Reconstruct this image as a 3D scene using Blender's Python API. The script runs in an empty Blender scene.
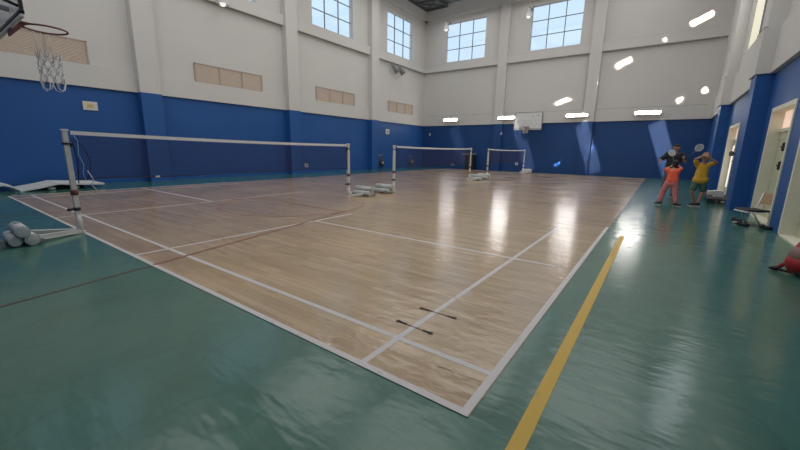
import bpy, bmesh, math, random
from mathutils import Vector, Matrix
random.seed(7)
SC = bpy.context.scene
COL = SC.collection
PI = math.pi

# ------------------------------------------------------------------ materials
MATS = {}
def node_mat(name):
    m = bpy.data.materials.new(name); m.use_nodes = True
    nt = m.node_tree; b = nt.nodes['Principled BSDF']
    MATS[name] = m
    return m, nt, b
def N(nt, kind, **kw):
    n = nt.nodes.new(kind)
    for k, v in kw.items(): setattr(n, k, v)
    return n
def plain(name, col, rough=.6, metal=0., var=.08, scale=6., bump=0., spec=.5):
    """Paint-like surface: colour broken up by soft noise."""
    m, nt, b = node_mat(name)
    tc = N(nt, 'ShaderNodeTexCoord'); no = N(nt, 'ShaderNodeTexNoise'); no.inputs['Scale'].default_value = scale
    no.inputs['Detail'].default_value = 4
    nt.links.new(tc.outputs['Object'], no.inputs['Vector'])
    mx = N(nt, 'ShaderNodeMix', data_type='RGBA')
    c = Vector(col)
    mx.inputs[6].default_value = (*(c*(1-var)), 1); mx.inputs[7].default_value = (*[min(1, v*(1+var)) for v in col], 1)
    nt.links.new(no.outputs['Fac'], mx.inputs[0]); nt.links.new(mx.outputs[2], b.inputs['Base Color'])
    b.inputs['Roughness'].default_value = rough; b.inputs['Metallic'].default_value = metal
    b.inputs['Specular IOR Level'].default_value = spec
    if bump:
        bp = N(nt, 'ShaderNodeBump'); bp.inputs['Strength'].default_value = bump; bp.inputs['Distance'].default_value = .02
        nt.links.new(no.outputs['Fac'], bp.inputs['Height']); nt.links.new(bp.outputs['Normal'], b.inputs['Normal'])
    return m
def emit(name, col, s):
    m, nt, b = node_mat(name)
    b.inputs['Base Color'].default_value = (*col, 1)
    b.inputs['Emission Color'].default_value = (*col, 1); b.inputs['Emission Strength'].default_value = s
    return m

WHITE = plain('white_wall_paint', (.60, .585, .565), .75, var=.05, scale=.5)
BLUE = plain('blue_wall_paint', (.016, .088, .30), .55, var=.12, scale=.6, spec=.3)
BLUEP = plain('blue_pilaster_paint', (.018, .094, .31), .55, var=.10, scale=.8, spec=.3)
BLUEF = plain('far_blue_wall_paint', (.011, .058, .20), .5, var=.12, scale=.6, spec=.35)  # darker copy of the wall blue, the far wall's shade painted in
LEDGE_SHADE = plain('dusty_ledge', (.34, .33, .31), .9)  # grey for dusty ledges and for the painted shadow strips
STEEL = plain('dark_steel', (.09, .10, .11), .6, var=.2)
CEIL = plain('ceiling_sheet', (.30, .33, .38), .7)
MUNT = plain('window_bar_metal', (.16, .17, .20), .5)
FRAMEW = plain('window_frame_white', (.55, .54, .52), .5)
LOUV = plain('vent_louvre', (.72, .61, .52), .7, var=.1, scale=8)
LOUVF = plain('vent_frame', (.42, .35, .30), .7)
POSTW = plain('post_white_enamel', (.62, .62, .58), .35, var=.12, scale=9)
WEIGHT = plain('weight_grey_white', (.52, .54, .52), .6, var=.2, scale=14)
TAPE = plain('net_white_tape', (.72, .72, .74), .8)
BLACK = plain('black_plastic', (.012, .012, .014), .5)
RUST = plain('rusty_strap', (.14, .05, .035), .7, var=.3, scale=30)
ROPEB = plain('pale_blue_rope', (.18, .38, .62), .8)
ROPEW = plain('white_rope', (.6, .62, .65), .8)
HOOPR = plain('faded_red_hoop', (.15, .045, .04), .55, var=.2, scale=20)
FOAM = plain('white_foam_sheet', (.62, .65, .63), .8, var=.08, scale=4)
CREAM = plain('cream_door_paint', (.74, .72, .60), .6, var=.1, scale=3)
CREAM2 = plain('cream_door_leaf', (.52, .52, .37), .6, var=.12, scale=3)
CHROME = plain('chrome_tube', (.6, .6, .6), .3, metal=.9)
SEATB = plain('black_seat', (.02, .02, .022), .45)
TAN = plain('tan_plywood', (.42, .27, .15), .6, var=.15, scale=10)
BAGR = plain('red_bag_nylon', (.34, .012, .02), .6, var=.35, scale=12, bump=.4)
BAGG = plain('grey_bag_panel', (.22, .13, .11), .7)
BAGP = plain('white_pink_strap', (.65, .45, .45), .7)
SKIN = plain('skin', (.42, .22, .14), .6, var=.06, scale=20)
HAIR = plain('black_hair', (.012, .010, .010), .7)
CORAL = plain('coral_shirt', (.95, .13, .07), .8, var=.1, scale=20)
PINKP = plain('pink_trousers', (.60, .20, .20), .8, var=.2, scale=25)
YELL = plain('yellow_shirt', (.62, .36, .03), .8, var=.12, scale=20)
GREENS = plain('green_shorts', (.05, .13, .10), .8, var=.2, scale=20)
DARKT = plain('dark_shirt', (.02, .022, .03), .85, var=.6, scale=14)
GREYP = plain('grey_patterned_trousers', (.10, .09, .11), .85, var=.6, scale=22)
SHOE = plain('dark_shoe', (.015, .015, .018), .6)
SOLE = plain('white_sole', (.6, .6, .6), .6)
RACK = plain('white_racket', (.62, .68, .62), .4)
EYEW = plain('eye_white', (.7, .7, .7), .4)
LIPS = plain('lips', (.30, .09, .08), .5)
SOCK = plain('socket_white', (.62, .6, .55), .5)
YELLOWC = plain('warm_centre', (.6, .45, .12), .5)
CORD = plain('dark_cord', (.02, .015, .03), .8)
LAMPW = plain('lamp_white_shade', (.55, .55, .57), .5)
GREYM = plain('grey_metal', (.22, .22, .23), .5)
GREYTOP = plain('grey_laminate', (.16, .18, .20), .5)
PACK = plain('white_carton', (.62, .62, .64), .6)
PACKG = plain('grey_carton_print', (.14, .16, .2), .6)
TUBE = emit('lit_tube', (1., .98, .95), 100.)
BULB = emit('lit_bulb', (1., .95, .9), .7)
FROST = emit('frosted_transom_glass', (.80, .58, .46), .75)  # self-glow stands in for daylight behind the frosted pane
DAYG = emit('daylit_door_glass', (.92, .80, .72), .9)  # glows to imitate bright outdoors beyond the door
RWIN = emit('daylit_frosted_window', (.80, .76, .60), .55)  # cream glow put into the pane in place of daylight outside

def make_green():
    m, nt, b = node_mat('green_floor_coating')
    tc = N(nt, 'ShaderNodeTexCoord')
    n1 = N(nt, 'ShaderNodeTexNoise'); n1.inputs['Scale'].default_value = .55; n1.inputs['Detail'].default_value = 6
    n2 = N(nt, 'ShaderNodeTexNoise'); n2.inputs['Scale'].default_value = 3.2; n2.inputs['Detail'].default_value = 8; n2.inputs['Roughness'].default_value = .65
    for n in (n1, n2): nt.links.new(tc.outputs['Object'], n.inputs['Vector'])
    r = N(nt, 'ShaderNodeValToRGB'); e = r.color_ramp.elements
    e[0].position = .30; e[0].color = (.034, .118, .082, 1); e[1].position = .72; e[1].color = (.054, .178, .128, 1)
    mm = N(nt, 'ShaderNodeMath', operation='ADD'); ma = N(nt, 'ShaderNodeMath', operation='MULTIPLY'); ma.inputs[1].default_value = .5
    nt.links.new(n1.outputs['Fac'], mm.inputs[0]); nt.links.new(n2.outputs['Fac'], mm.inputs[1]); nt.links.new(mm.outputs[0], ma.inputs[0])
    nt.links.new(ma.outputs[0], r.inputs[0])
    # fine scratches
    vo = N(nt, 'ShaderNodeTexWave'); vo.inputs['Scale'].default_value = .7; vo.inputs['Distortion'].default_value = 14; vo.inputs['Detail'].default_value = 5
    nt.links.new(tc.outputs['Object'], vo.inputs['Vector'])
    r2 = N(nt, 'ShaderNodeValToRGB'); r2.color_ramp.elements[0].position = .0; r2.color_ramp.elements[0].color = (.78, .78, .78, 1)
    r2.color_ramp.elements[1].position = .035; r2.color_ramp.elements[1].color = (1, 1, 1, 1)
    nt.links.new(vo.outputs['Fac'], r2.inputs[0])
    mx = N(nt, 'ShaderNodeMix', data_type='RGBA', blend_type='MULTIPLY'); mx.inputs[0].default_value = .45
    nt.links.new(r.outputs[0], mx.inputs[6]); nt.links.new(r2.outputs[0], mx.inputs[7]); nt.links.new(mx.outputs[2], b.inputs['Base Color'])
    mr = N(nt, 'ShaderNodeMapRange'); mr.inputs[3].default_value = .10; mr.inputs[4].default_value = .24
    nt.links.new(n2.outputs['Fac'], mr.inputs[0]); nt.links.new(mr.outputs[0], b.inputs['Roughness'])
    n3 = N(nt, 'ShaderNodeTexNoise'); n3.inputs['Scale'].default_value = 6; n3.inputs['Detail'].default_value = 2
    mp3 = N(nt, 'ShaderNodeMapping'); mp3.inputs['Scale'].default_value = (.6, 1.5, 1); mp3.inputs['Rotation'].default_value = (0, 0, .15)
    nt.links.new(tc.outputs['Object'], mp3.inputs['Vector']); nt.links.new(mp3.outputs[0], n3.inputs['Vector'])
    bp = N(nt, 'ShaderNodeBump'); bp.inputs['Strength'].default_value = .6; bp.inputs['Distance'].default_value = .0075
    nt.links.new(n3.outputs['Fac'], bp.inputs['Height']); nt.links.new(bp.outputs['Normal'], b.inputs['Normal'])
    b.inputs['Specular IOR Level'].default_value = .5; b.inputs['Coat Weight'].default_value = .3; b.inputs['Coat Roughness'].default_value = .42
    return m
def make_wood():
    m, nt, b = node_mat('varnished_maple_strips')
    tc = N(nt, 'ShaderNodeTexCoord')
    br = N(nt, 'ShaderNodeTexBrick'); br.inputs['Scale'].default_value = 1.
    br.inputs['Brick Width'].default_value = 1.15; br.inputs['Row Height'].default_value = .075
    br.inputs['Mortar Size'].default_value = .0016; br.inputs['Mortar Smooth'].default_value = .3; br.inputs['Bias'].default_value = 0.
    br.inputs['Color1'].default_value = (.42, .285, .145, 1); br.inputs['Color2'].default_value = (.545, .395, .225, 1)
    br.inputs['Mortar'].default_value = (.33, .23, .14, 1); br.offset = .37; br.squash = 1.
    nt.links.new(tc.outputs['Object'], br.inputs['Vector'])
    mp = N(nt, 'ShaderNodeMapping'); mp.inputs['Scale'].default_value = (1.1, 16, 1)
    nt.links.new(tc.outputs['Object'], mp.inputs['Vector'])
    gr = N(nt, 'ShaderNodeTexNoise'); gr.inputs['Scale'].default_value = 1.7; gr.inputs['Detail'].default_value = 6
    nt.links.new(mp.outputs[0], gr.inputs['Vector'])
    big = N(nt, 'ShaderNodeTexNoise'); big.inputs['Scale'].default_value = .8; big.inputs['Detail'].default_value = 5
    nt.links.new(tc.outputs['Object'], big.inputs['Vector'])
    r = N(nt, 'ShaderNodeValToRGB'); r.color_ramp.elements[0].position = .25; r.color_ramp.elements[0].color = (.70, .68, .66, 1)
    r.color_ramp.elements[1].position = .75; r.color_ramp.elements[1].color = (1.12, 1.1, 1.08, 1)
    nt.links.new(gr.outputs['Fac'], r.inputs[0])
    mx = N(nt, 'ShaderNodeMix', data_type='RGBA', blend_type='MULTIPLY'); mx.inputs[0].default_value = .55
    nt.links.new(br.outputs['Color'], mx.inputs[6]); nt.links.new(r.outputs[0], mx.inputs[7])
    r3 = N(nt, 'ShaderNodeValToRGB'); r3.color_ramp.elements[0].position = .3; r3.color_ramp.elements[0].color = (.80, .78, .77, 1)
    r3.color_ramp.elements[1].position = .7; r3.color_ramp.elements[1].color = (1.05, 1.05, 1.05, 1)
    nt.links.new(big.outputs['Fac'], r3.inputs[0])
    mx2 = N(nt, 'ShaderNodeMix', data_type='RGBA', blend_type='MULTIPLY'); mx2.inputs[0].default_value = .8
    nt.links.new(mx.outputs[2], mx2.inputs[6]); nt.links.new(r3.outputs[0], mx2.inputs[7])
    nt.links.new(mx2.outputs[2], b.inputs['Base Color'])
    mr = N(nt, 'ShaderNodeMapRange'); mr.inputs[3].default_value = .08; mr.inputs[4].default_value = .20
    nt.links.new(big.outputs['Fac'], mr.inputs[0]); nt.links.new(mr.outputs[0], b.inputs['Roughness'])
    # boards cup a little, the varnish ripples
    mp2 = N(nt, 'ShaderNodeMapping'); mp2.inputs['Scale'].default_value = (2.4, 5.2, 1); mp2.inputs['Rotation'].default_value = (0, 0, .25)
    nt.links.new(tc.outputs['Object'], mp2.inputs['Vector'])
    n3 = N(nt, 'ShaderNodeTexNoise'); n3.inputs['Scale'].default_value = 1.6; n3.inputs['Detail'].default_value = 2.5
    nt.links.new(mp2.outputs[0], n3.inputs['Vector'])
    bp = N(nt, 'ShaderNodeBump'); bp.inputs['Strength'].default_value = .65; bp.inputs['Distance'].default_value = .016
    nt.links.new(n3.outputs['Fac'], bp.inputs['Height'])
    bp2 = N(nt, 'ShaderNodeBump'); bp2.inputs['Strength'].default_value = .12; bp2.inputs['Distance'].default_value = .002
    nt.links.new(br.outputs['Fac'], bp2.inputs['Height']); bp2.invert = True
    nt.links.new(bp.outputs['Normal'], bp2.inputs['Normal']); nt.links.new(bp2.outputs['Normal'], b.inputs['Normal'])
    b.inputs['Specular IOR Level'].default_value = .5; b.inputs['Coat Weight'].default_value = .4; b.inputs['Coat Roughness'].default_value = .42
    return m
def worn_line(name, col, fade, under=(.44, .30, .18), rough=.4, keep=1.):
    """Floor paint, rubbed through in places so the boards show."""
    m, nt, b = node_mat(name)
    tc = N(nt, 'ShaderNodeTexCoord'); n = N(nt, 'ShaderNodeTexNoise'); n.inputs['Scale'].default_value = 9; n.inputs['Detail'].default_value = 8
    nt.links.new(tc.outputs['Object'], n.inputs['Vector'])
    r = N(nt, 'ShaderNodeValToRGB'); r.color_ramp.elements[0].position = fade; r.color_ramp.elements[1].position = fade+.18
    r.color_ramp.elements[1].color = (keep, keep, keep, 1)
    nt.links.new(n.outputs['Fac'], r.inputs[0])
    mx = N(nt, 'ShaderNodeMix', data_type='RGBA'); mx.inputs[6].default_value = (*under, 1); mx.inputs[7].default_value = (*col, 1)
    nt.links.new(r.outputs[0], mx.inputs[0]); nt.links.new(mx.outputs[2], b.inputs['Base Color'])
    b.inputs['Roughness'].default_value = rough
    return m
GREEN = make_green(); WOOD = make_wood()
LWHITE = worn_line('white_floor_paint', (.62, .58, .56), .22)
LFAINT = worn_line('faint_white_floor_paint', (.56, .47, .36), .36, under=(.53, .39, .23), keep=.45, rough=.2)
LYEL = worn_line('yellow_floor_paint', (.60, .37, .02), .18, under=(.30, .24, .04))
LRED = worn_line('faded_red_floor_paint', (.22, .055, .04), .34, under=(.36, .21, .12), keep=.75)
LREDG = worn_line('faded_red_paint_on_green', (.13, .06, .04), .34, under=(.05, .10, .07), keep=.7)
LDARK = worn_line('black_marker', (.02, .015, .012), .2)
LSCUFF = worn_line('scuff', (.12, .08, .06), .45, keep=.6)

def glass_mat(name, tint, alpha, rough=.05):
    m, nt, b = node_mat(name)
    out = nt.nodes['Material Output']
    tr = N(nt, 'ShaderNodeBsdfTransparent'); tr.inputs[0].default_value = (*tint, 1)
    gl = N(nt, 'ShaderNodeBsdfGlossy'); gl.inputs['Roughness'].default_value = rough
    mx = N(nt, 'ShaderNodeMixShader'); mx.inputs[0].default_value = alpha
    nt.links.new(tr.outputs[0], mx.inputs[1]); nt.links.new(gl.outputs[0], mx.inputs[2]); nt.links.new(mx.outputs[0], out.inputs['Surface'])
    return m
GLASS = glass_mat('window_glass', (.96, .98, 1), .04)
def board_mat():
    m, nt, b = node_mat('scuffed_acrylic_board')
    out = nt.nodes['Material Output']
    tc = N(nt, 'ShaderNodeTexCoord'); n = N(nt, 'ShaderNodeTexNoise'); n.inputs['Scale'].default_value = 5.5; n.inputs['Detail'].default_value = 6
    nt.links.new(tc.outputs['Object'], n.inputs['Vector'])
    r = N(nt, 'ShaderNodeValToRGB'); r.color_ramp.elements[0].position = .30; r.color_ramp.elements[0].color = (.20, .20, .21, 1)
    r.color_ramp.elements[1].position = .42; r.color_ramp.elements[1].color = (.78, .80, .80, 1)
    nt.links.new(n.outputs['Fac'], r.inputs[0]); nt.links.new(r.outputs[0], b.inputs['Base Color'])
    b.inputs['Roughness'].default_value = .25
    tr = N(nt, 'ShaderNodeBsdfTransparent'); mx = N(nt, 'ShaderNodeMixShader'); mx.inputs[0].default_value = .8
    nt.links.new(tr.outputs[0], mx.inputs[1]); nt.links.new(b.outputs[0], mx.inputs[2]); nt.links.new(mx.outputs[0], out.inputs['Surface'])
    return m
BOARD = board_mat()
def net_mat():
    m, nt, b = node_mat('dark_net_mesh')
    out = nt.nodes['Material Output']
    tc = N(nt, 'ShaderNodeTexCoord'); sp = N(nt, 'ShaderNodeSeparateXYZ'); nt.links.new(tc.outputs['Object'], sp.inputs[0])
    fac = []
    for ax in (1, 2):
        mu = N(nt, 'ShaderNodeMath', operation='MULTIPLY'); mu.inputs[1].default_value = 1/.02
        fr = N(nt, 'ShaderNodeMath', operation='FRACT'); lt = N(nt, 'ShaderNodeMath', operation='LESS_THAN'); lt.inputs[1].default_value = .22
        nt.links.new(sp.outputs[ax], mu.inputs[0]); nt.links.new(mu.outputs[0], fr.inputs[0]); nt.links.new(fr.outputs[0], lt.inputs[0]); fac.append(lt)
    mx = N(nt, 'ShaderNodeMath', operation='MAXIMUM'); nt.links.new(fac[0].outputs[0], mx.inputs[0]); nt.links.new(fac[1].outputs[0], mx.inputs[1])
    b.inputs['Base Color'].default_value = (.035, .022, .06, 1); b.inputs['Roughness'].default_value = .9
    tr = N(nt, 'ShaderNodeBsdfTransparent'); ms = N(nt, 'ShaderNodeMixShader')
    nt.links.new(mx.outputs[0], ms.inputs[0]); nt.links.new(tr.outputs[0], ms.inputs[1]); nt.links.new(b.outputs[0], ms.inputs[2]); nt.links.new(ms.outputs[0], out.inputs['Surface'])
    return m
NETM = net_mat()
def string_mat():
    m, nt, b = node_mat('racket_strings')
    out = nt.nodes['Material Output']; b.inputs['Base Color'].default_value = (.75, .8, .75, 1)
    tc = N(nt, 'ShaderNodeTexCoord'); n = N(nt, 'ShaderNodeTexChecker'); n.inputs['Scale'].default_value = 120
    nt.links.new(tc.outputs['Object'], n.inputs['Vector'])
    tr = N(nt, 'ShaderNodeBsdfTransparent'); ms = N(nt, 'ShaderNodeMixShader')
    nt.links.new(n.outputs['Fac'], ms.inputs[0]); nt.links.new(tr.outputs[0], ms.inputs[1]); nt.links.new(b.outputs[0], ms.inputs[2]); nt.links.new(ms.outputs[0], out.inputs['Surface'])
    return m
STRINGS = string_mat()

# ------------------------------------------------------------------ mesh helpers
class MB:
    def __init__(s): s.bm = bmesh.new(); s.mi = 0
    def _f(s, faces, smooth=False):
        for f in faces: f.material_index = s.mi; f.smooth = smooth
    def box(s, a, b, bev=0.):
        a, b = Vector(a), Vector(b)
        r = bmesh.ops.create_cube(s.bm, size=1.)
        for v in r['verts']: v.co = Vector((a[i]+(b[i]-a[i])*(v.co[i]+.5) for i in range(3)))
        fs = {f for v in r['verts'] for f in v.link_faces}
        s._f(fs)
        if bev:
            es = {e for v in r['verts'] for e in v.link_edges}
            rr = bmesh.ops.bevel(s.bm, geom=list(es), offset=bev, segments=2, affect='EDGES', profile=.5)
            s._f(rr['faces'])
        return s
    def obox(s, p, q, w, h, up=(0, 0, 1), bev=0.):
        """box beam from p to q, w wide, h tall"""
        p, q = Vector(p), Vector(q); d = (q-p); L = d.length; d.normalize()
        side = d.cross(Vector(up)); side.normalize() if side.length > 1e-5 else None
        if side.length < 1e-5: side = Vector((1, 0, 0))
        u = side.cross(d)
        r = bmesh.ops.create_cube(s.bm, size=1.)
        for v in r['verts']:
            c = v.co.copy(); v.co = p + d*(c.x+.5)*L + side*c.y*w + u*c.z*h
        fs = {f for v in r['verts'] for f in v.link_faces}; s._f(fs)
        if bev:
            es = {e for v in r['verts'] for e in v.link_edges}
            rr = bmesh.ops.bevel(s.bm, geom=list(es), offset=bev, segments=2, affect='EDGES', profile=.5); s._f(rr['faces'])
        return s
    def cyl(s, p, q, r1, r2=None, n=20, caps=True):
        p, q = Vector(p), Vector(q); r2 = r1 if r2 is None else r2
        d = (q-p).normalized(); a = d.orthogonal().normalized(); b = d.cross(a)
        A = [s.bm.verts.new(p+(a*math.cos(t)+b*math.sin(t))*r1) for t in [2*PI*i/n for i in range(n)]]
        B = [s.bm.verts.new(q+(a*math.cos(t)+b*math.sin(t))*r2) for t in [2*PI*i/n for i in range(n)]]
        fs = [s.bm.faces.new((A[i], A[(i+1) % n], B[(i+1) % n], B[i])) for i in range(n)]; s._f(fs, True)
        if caps: s._f([s.bm.faces.new(A[::-1]), s.bm.faces.new(B)])
        return s
    def tube(s, pts, r, n=8, closed=False):
        pts = [Vector(p) for p in pts]; m = len(pts); rings = []; a = None
        for i, p in enumerate(pts):
            if closed: t = pts[(i+1) % m]-pts[i-1]
            else: t = pts[min(i+1, m-1)]-pts[max(i-1, 0)]
            t.normalize()
            if a is None: a = t.orthogonal().normalized()
            a = (a-t*a.dot(t)).normalized(); b = t.cross(a)
            rr = r[i] if isinstance(r, (list, tuple)) else r
            rings.append([s.bm.verts.new(p+(a*math.cos(2*PI*k/n)+b*math.sin(2*PI*k/n))*rr) for k in range(n)])
        rng = range(m) if closed else range(m-1)
        for i in rng:
            A, B = rings[i], rings[(i+1) % m]
            s._f([s.bm.faces.new((A[k], A[(k+1) % n], B[(k+1) % n], B[k])) for k in range(n)], True)
        if not closed: s._f([s.bm.faces.new(rings[0][::-1]), s.bm.faces.new(rings[-1])])
        return s
    def ell(s, c, r, rot=None, u=16, v=10):
        rr = bmesh.ops.create_uvsphere(s.bm, u_segments=u, v_segments=v, radius=1.)
        M = Matrix.Diagonal((*r, 1)) if hasattr(r, '__len__') else Matrix.Diagonal((r, r, r, 1))
        if rot is not None: M = rot.to_4x4() @ M
        M = Matrix.Translation(Vector(c)) @ M
        bmesh.ops.transform(s.bm, matrix=M, verts=rr['verts'])
        s._f({f for vv in rr['verts'] for f in vv.link_faces}, True)
        return s
    def cap(s, p, q, r1, r2=None):
        r2 = r1 if r2 is None else r2
        s.cyl(p, q, r1, r2, 14); s.ell(p, r1, u=14, v=8); s.ell(q, r2, u=14, v=8); return s
    def quad(s, pts):
        s._f([s.bm.faces.new([s.bm.verts.new(Vector(p)) for p in pts])]); return s
    def prism(s, prof, x0, x1, axis='X'):
        """profile (a,b) list extruded along axis"""
        def P(t, ab): return {'X': (t, ab[0], ab[1]), 'Y': (ab[0], t, ab[1]), 'Z': (ab[0], ab[1], t)}[axis]
        A = [s.bm.verts.new(P(x0, c)) for c in prof]; B = [s.bm.verts.new(P(x1, c)) for c in prof]; n = len(prof)
        s._f([s.bm.faces.new((A[i], A[(i+1) % n], B[(i+1) % n], B[i])) for i in range(n)]); s._f([s.bm.faces.new(A[::-1]), s.bm.faces.new(B)])
        return s
    def build(s, name, mats, parent=None, recalc=True):
        if recalc: bmesh.ops.recalc_face_normals(s.bm, faces=s.bm.faces)
        me = bpy.data.meshes.new(name); s.bm.to_mesh(me); s.bm.free()
        for m in (mats if isinstance(mats, (list, tuple)) else [mats]): me.materials.append(m)
        o = bpy.data.objects.new(name, me); COL.objects.link(o)
        if parent is not None: o.parent = parent
        return o
def tag(o, label=None, cat=None, group=None, kind=None):
    if label: o['label'] = label
    if cat: o['category'] = cat
    if group: o['group'] = group
    if kind: o['kind'] = kind
    return o
def thing(name, label, cat, loc=(0, 0, 0), rz=0., group=None):
    o = bpy.data.objects.new(name, None); COL.objects.link(o)
    o.location = loc; o.rotation_euler = (0, 0, rz); o.empty_display_size = .1
    return tag(o, label, cat, group)
def struct(o): o['kind'] = 'structure'; return o
def copy_tree(o, parent=None):
    c = o.copy(); COL.objects.link(c)
    if parent is not None: c.parent = parent
    for ch in list(o.children): copy_tree(ch, c)
    return c

# ------------------------------------------------------------------ the hall
XL, XR, YN, YF, ZC = -16.07, 2.62, -2.3, 24.85, 12.25
ZB, ZT = 3.38, 4.12           # blue paint top, white band top
T = .35
MW = [WHITE, BLUE, LEDGE_SHADE, BLUEP]

def wall_with_openings(name, axis, inner, out, a0, a1, openings, blue_mat_index=1, mats=MW):
    """wall slab between inner and out along axis ('X' normal or 'Y' normal); openings: (a0,a1,z0,z1)"""
    mb = MB()
    def bx(u0, u1, z0, z1, mi):
        if u1-u0 < 1e-4 or z1-z0 < 1e-4: return
        mb.mi = mi
        if axis == 'X': mb.box((min(inner, out), u0, z0), (max(inner, out), u1, z1))
        else: mb.box((u0, min(inner, out), z0), (u1, max(inner, out), z1))
    zs = sorted({0., ZB, ZC} | {o[2] for o in openings} | {o[3] for o in openings})
    for z0, z1 in zip(zs, zs[1:]):
        cuts = sorted([(o[0], o[1]) for o in openings if o[2] <= z0+1e-6 and o[3] >= z1-1e-6])
        u = a0
        for c0, c1 in cuts: bx(u, c0, z0, z1, blue_mat_index if z1 <= ZB+1e-6 else 0); u = c1
        bx(u, a1, z0, z1, blue_mat_index if z1 <= ZB+1e-6 else 0)
    return mb, mats
# floor
fl = MB().box((XL-T, YN-T, -.2), (XR+T, YF+T, 0)).build('floor', GREEN); struct(fl)
wood = MB().box((-13.42, -.02, 0.0), (.03, 24.3, .004)).build('wood_panel', WOOD, fl)
Z0 = .0045
LN = [0]
def line(mb, x0, y0, x1, y1, w, z=Z0):
    LN[0] += 1; z += .00006*LN[0]
    mb.obox((x0, y0, z), (x1, y1, z), w, .002)
W = .05
mb = MB()
# first court, painted clearly
X1, X0 = -13.4, 0.
line(mb, X1-W/2, 0, X0+W/2, 0, W); line(mb, X1, .46-.04, X0, .46-.04, W)
line(mb, X0, 0, X0, 6.3, W); line(mb, X1, 0, X1, 6.1, W); line(mb, -.76, 0, -.76, 5.64, W)
line(mb, -12.64, 0, -12.64, 6.1, W); line(mb, -4.72, 0, -4.72, 4.1, W); line(mb, -8.68, .0, -8.68, 6.1, W*.8)
line(mb, -4.72, 3.05, -.2, 3.05, W); line(mb, -13.3, 3.05, -8.68, 3.05, W)
o = mb.build('white_markings', LWHITE, fl)
mb = MB()
line(mb, X1, 5.64, X0, 5.64, W); line(mb, X1, 6.1, X0, 6.1, W)
mb.build('faint_markings', LFAINT, fl)
mb = MB(); line(mb, .305, -1.9, .305, 5.6, .078, .001); mb.build('yellow_marking', LYEL, fl)
# old basketball key: splayed lane lines and free-throw circle
mb = MB(); line(mb, -4.1, 0., -5.05, 4.2, .05, .0052); line(mb, -9.5, 0, -8.55, 4.2, .05, .0052); line(mb, -5.05, 4.2, -8.55, 4.2, .04, .0052)
mb.tube([(-6.8+1.75*math.cos(t), 4.2+1.75*math.sin(t), .0048) for t in [2*PI*i/64 for i in range(64)]], [.001]*64, 4, True)
n = 72
for i in range(n):
    t0, t1 = 2*PI*i/n, 2*PI*(i+1)/n
    a, b_ = 1.725, 1.775
    mb.quad([(-6.8+a*math.cos(t0), 4.2+a*math.sin(t0), .0058), (-6.8+b_*math.cos(t0), 4.2+b_*math.sin(t0), .0058), (-6.8+b_*math.cos(t1), 4.2+b_*math.sin(t1), .0058), (-6.8+a*math.cos(t1), 4.2+a*math.sin(t1), .0058)])
mb.build('red_markings', LRED, fl)
mb = MB(); line(mb, -3.72, -1.9, -4.1, -.03, .045, .001); line(mb, -9.9, -1.9, -9.5, -.03, .045, .001); mb.build('red_markings_on_green', LREDG, fl)
# two dumb-bell shaped pen marks beside the service line
mb = MB()
for (a, b_) in (((-.92, .64), (-.60, .63)), ((-.90, .97), (-.57, .98))):
    A = Vector((*a, .0068)); B = Vector((*b_, .0068)); d = (B-A)
    mb.obox(A, B, .010, .001); mb.cyl(A-Vector((0, 0, .0005)), A+Vector((0, 0, .0005)), .022, n=10); mb.cyl(B-Vector((0, 0, .0005)), B+Vector((0, 0, .0005)), .022, n=10)
    mb.obox(A+d*.02, A+d*.28, .026, .001); mb.obox(B-d*.22, B-d*.02, .024, .001)
mb.build('pen_marks', LDARK, fl)
mb = MB()
for i in range(26):
    x, y = random.uniform(-5, -.1), random.uniform(.1, 4); a = random.uniform(0, PI); L = random.uniform(.05, .3)
    p = [(x+math.cos(a+k*.12)*L*k/4, y+math.sin(a+k*.12)*L*k/4, .0062) for k in range(5)]
    for u, v in zip(p, p[1:]): mb.obox(u, v, .006, .0008)
mb.build('scuff_marks', LSCUFF, fl)

# left wall
GY = [(-.35, 2.88), (6.44, 9.70), (13.18, 16.42), (20.0, 23.2)]
LW = [(-.5, 2.8), (6.3, 9.6), (13.08, 16.38), (19.86, 23.1)]
mb, mm = wall_with_openings('wall_left', 'X', XL, XL-T, YN-T, YF+T, [(a, b, 8.16, 10.9) for a, b in LW])
def hboxX(x0, x1, y0, y1, z0, z1, mi): mb.mi = mi; mb.box((x0, y0, z0), (x1, y1, z1))
PY = [-2.3, 4.58, 11.38, 18.15]
hboxX(XL, XL+.10, YN, YF, ZB, ZT, 0)
hboxX(XL, XL+.20, YN, YF, 7.52, 8.02, 0)
hboxX(XL, XL+.3, YN, YF, 11.35, ZC, 0)
for y in PY:
    hboxX(XL, XL+.37, y-.37, y+.37, 0, ZB-.002, 3); hboxX(XL, XL+.371, y-.372, y+.372, ZB-.002, ZC, 0)
mb.mi = 2
for a, b in zip(PY, PY[1:]+[YF]):   # dusty ledges, and a strip painted as the beam's shadow line
    mb.box((XL+.02, a+.4, 8.02), (XL+.19, b-.4, 8.03)); mb.box((XL+.1, a+.5, 7.485), (XL+.204, b-.45, 7.52))
wl = struct(mb.build('wall_left', mm))
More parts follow.
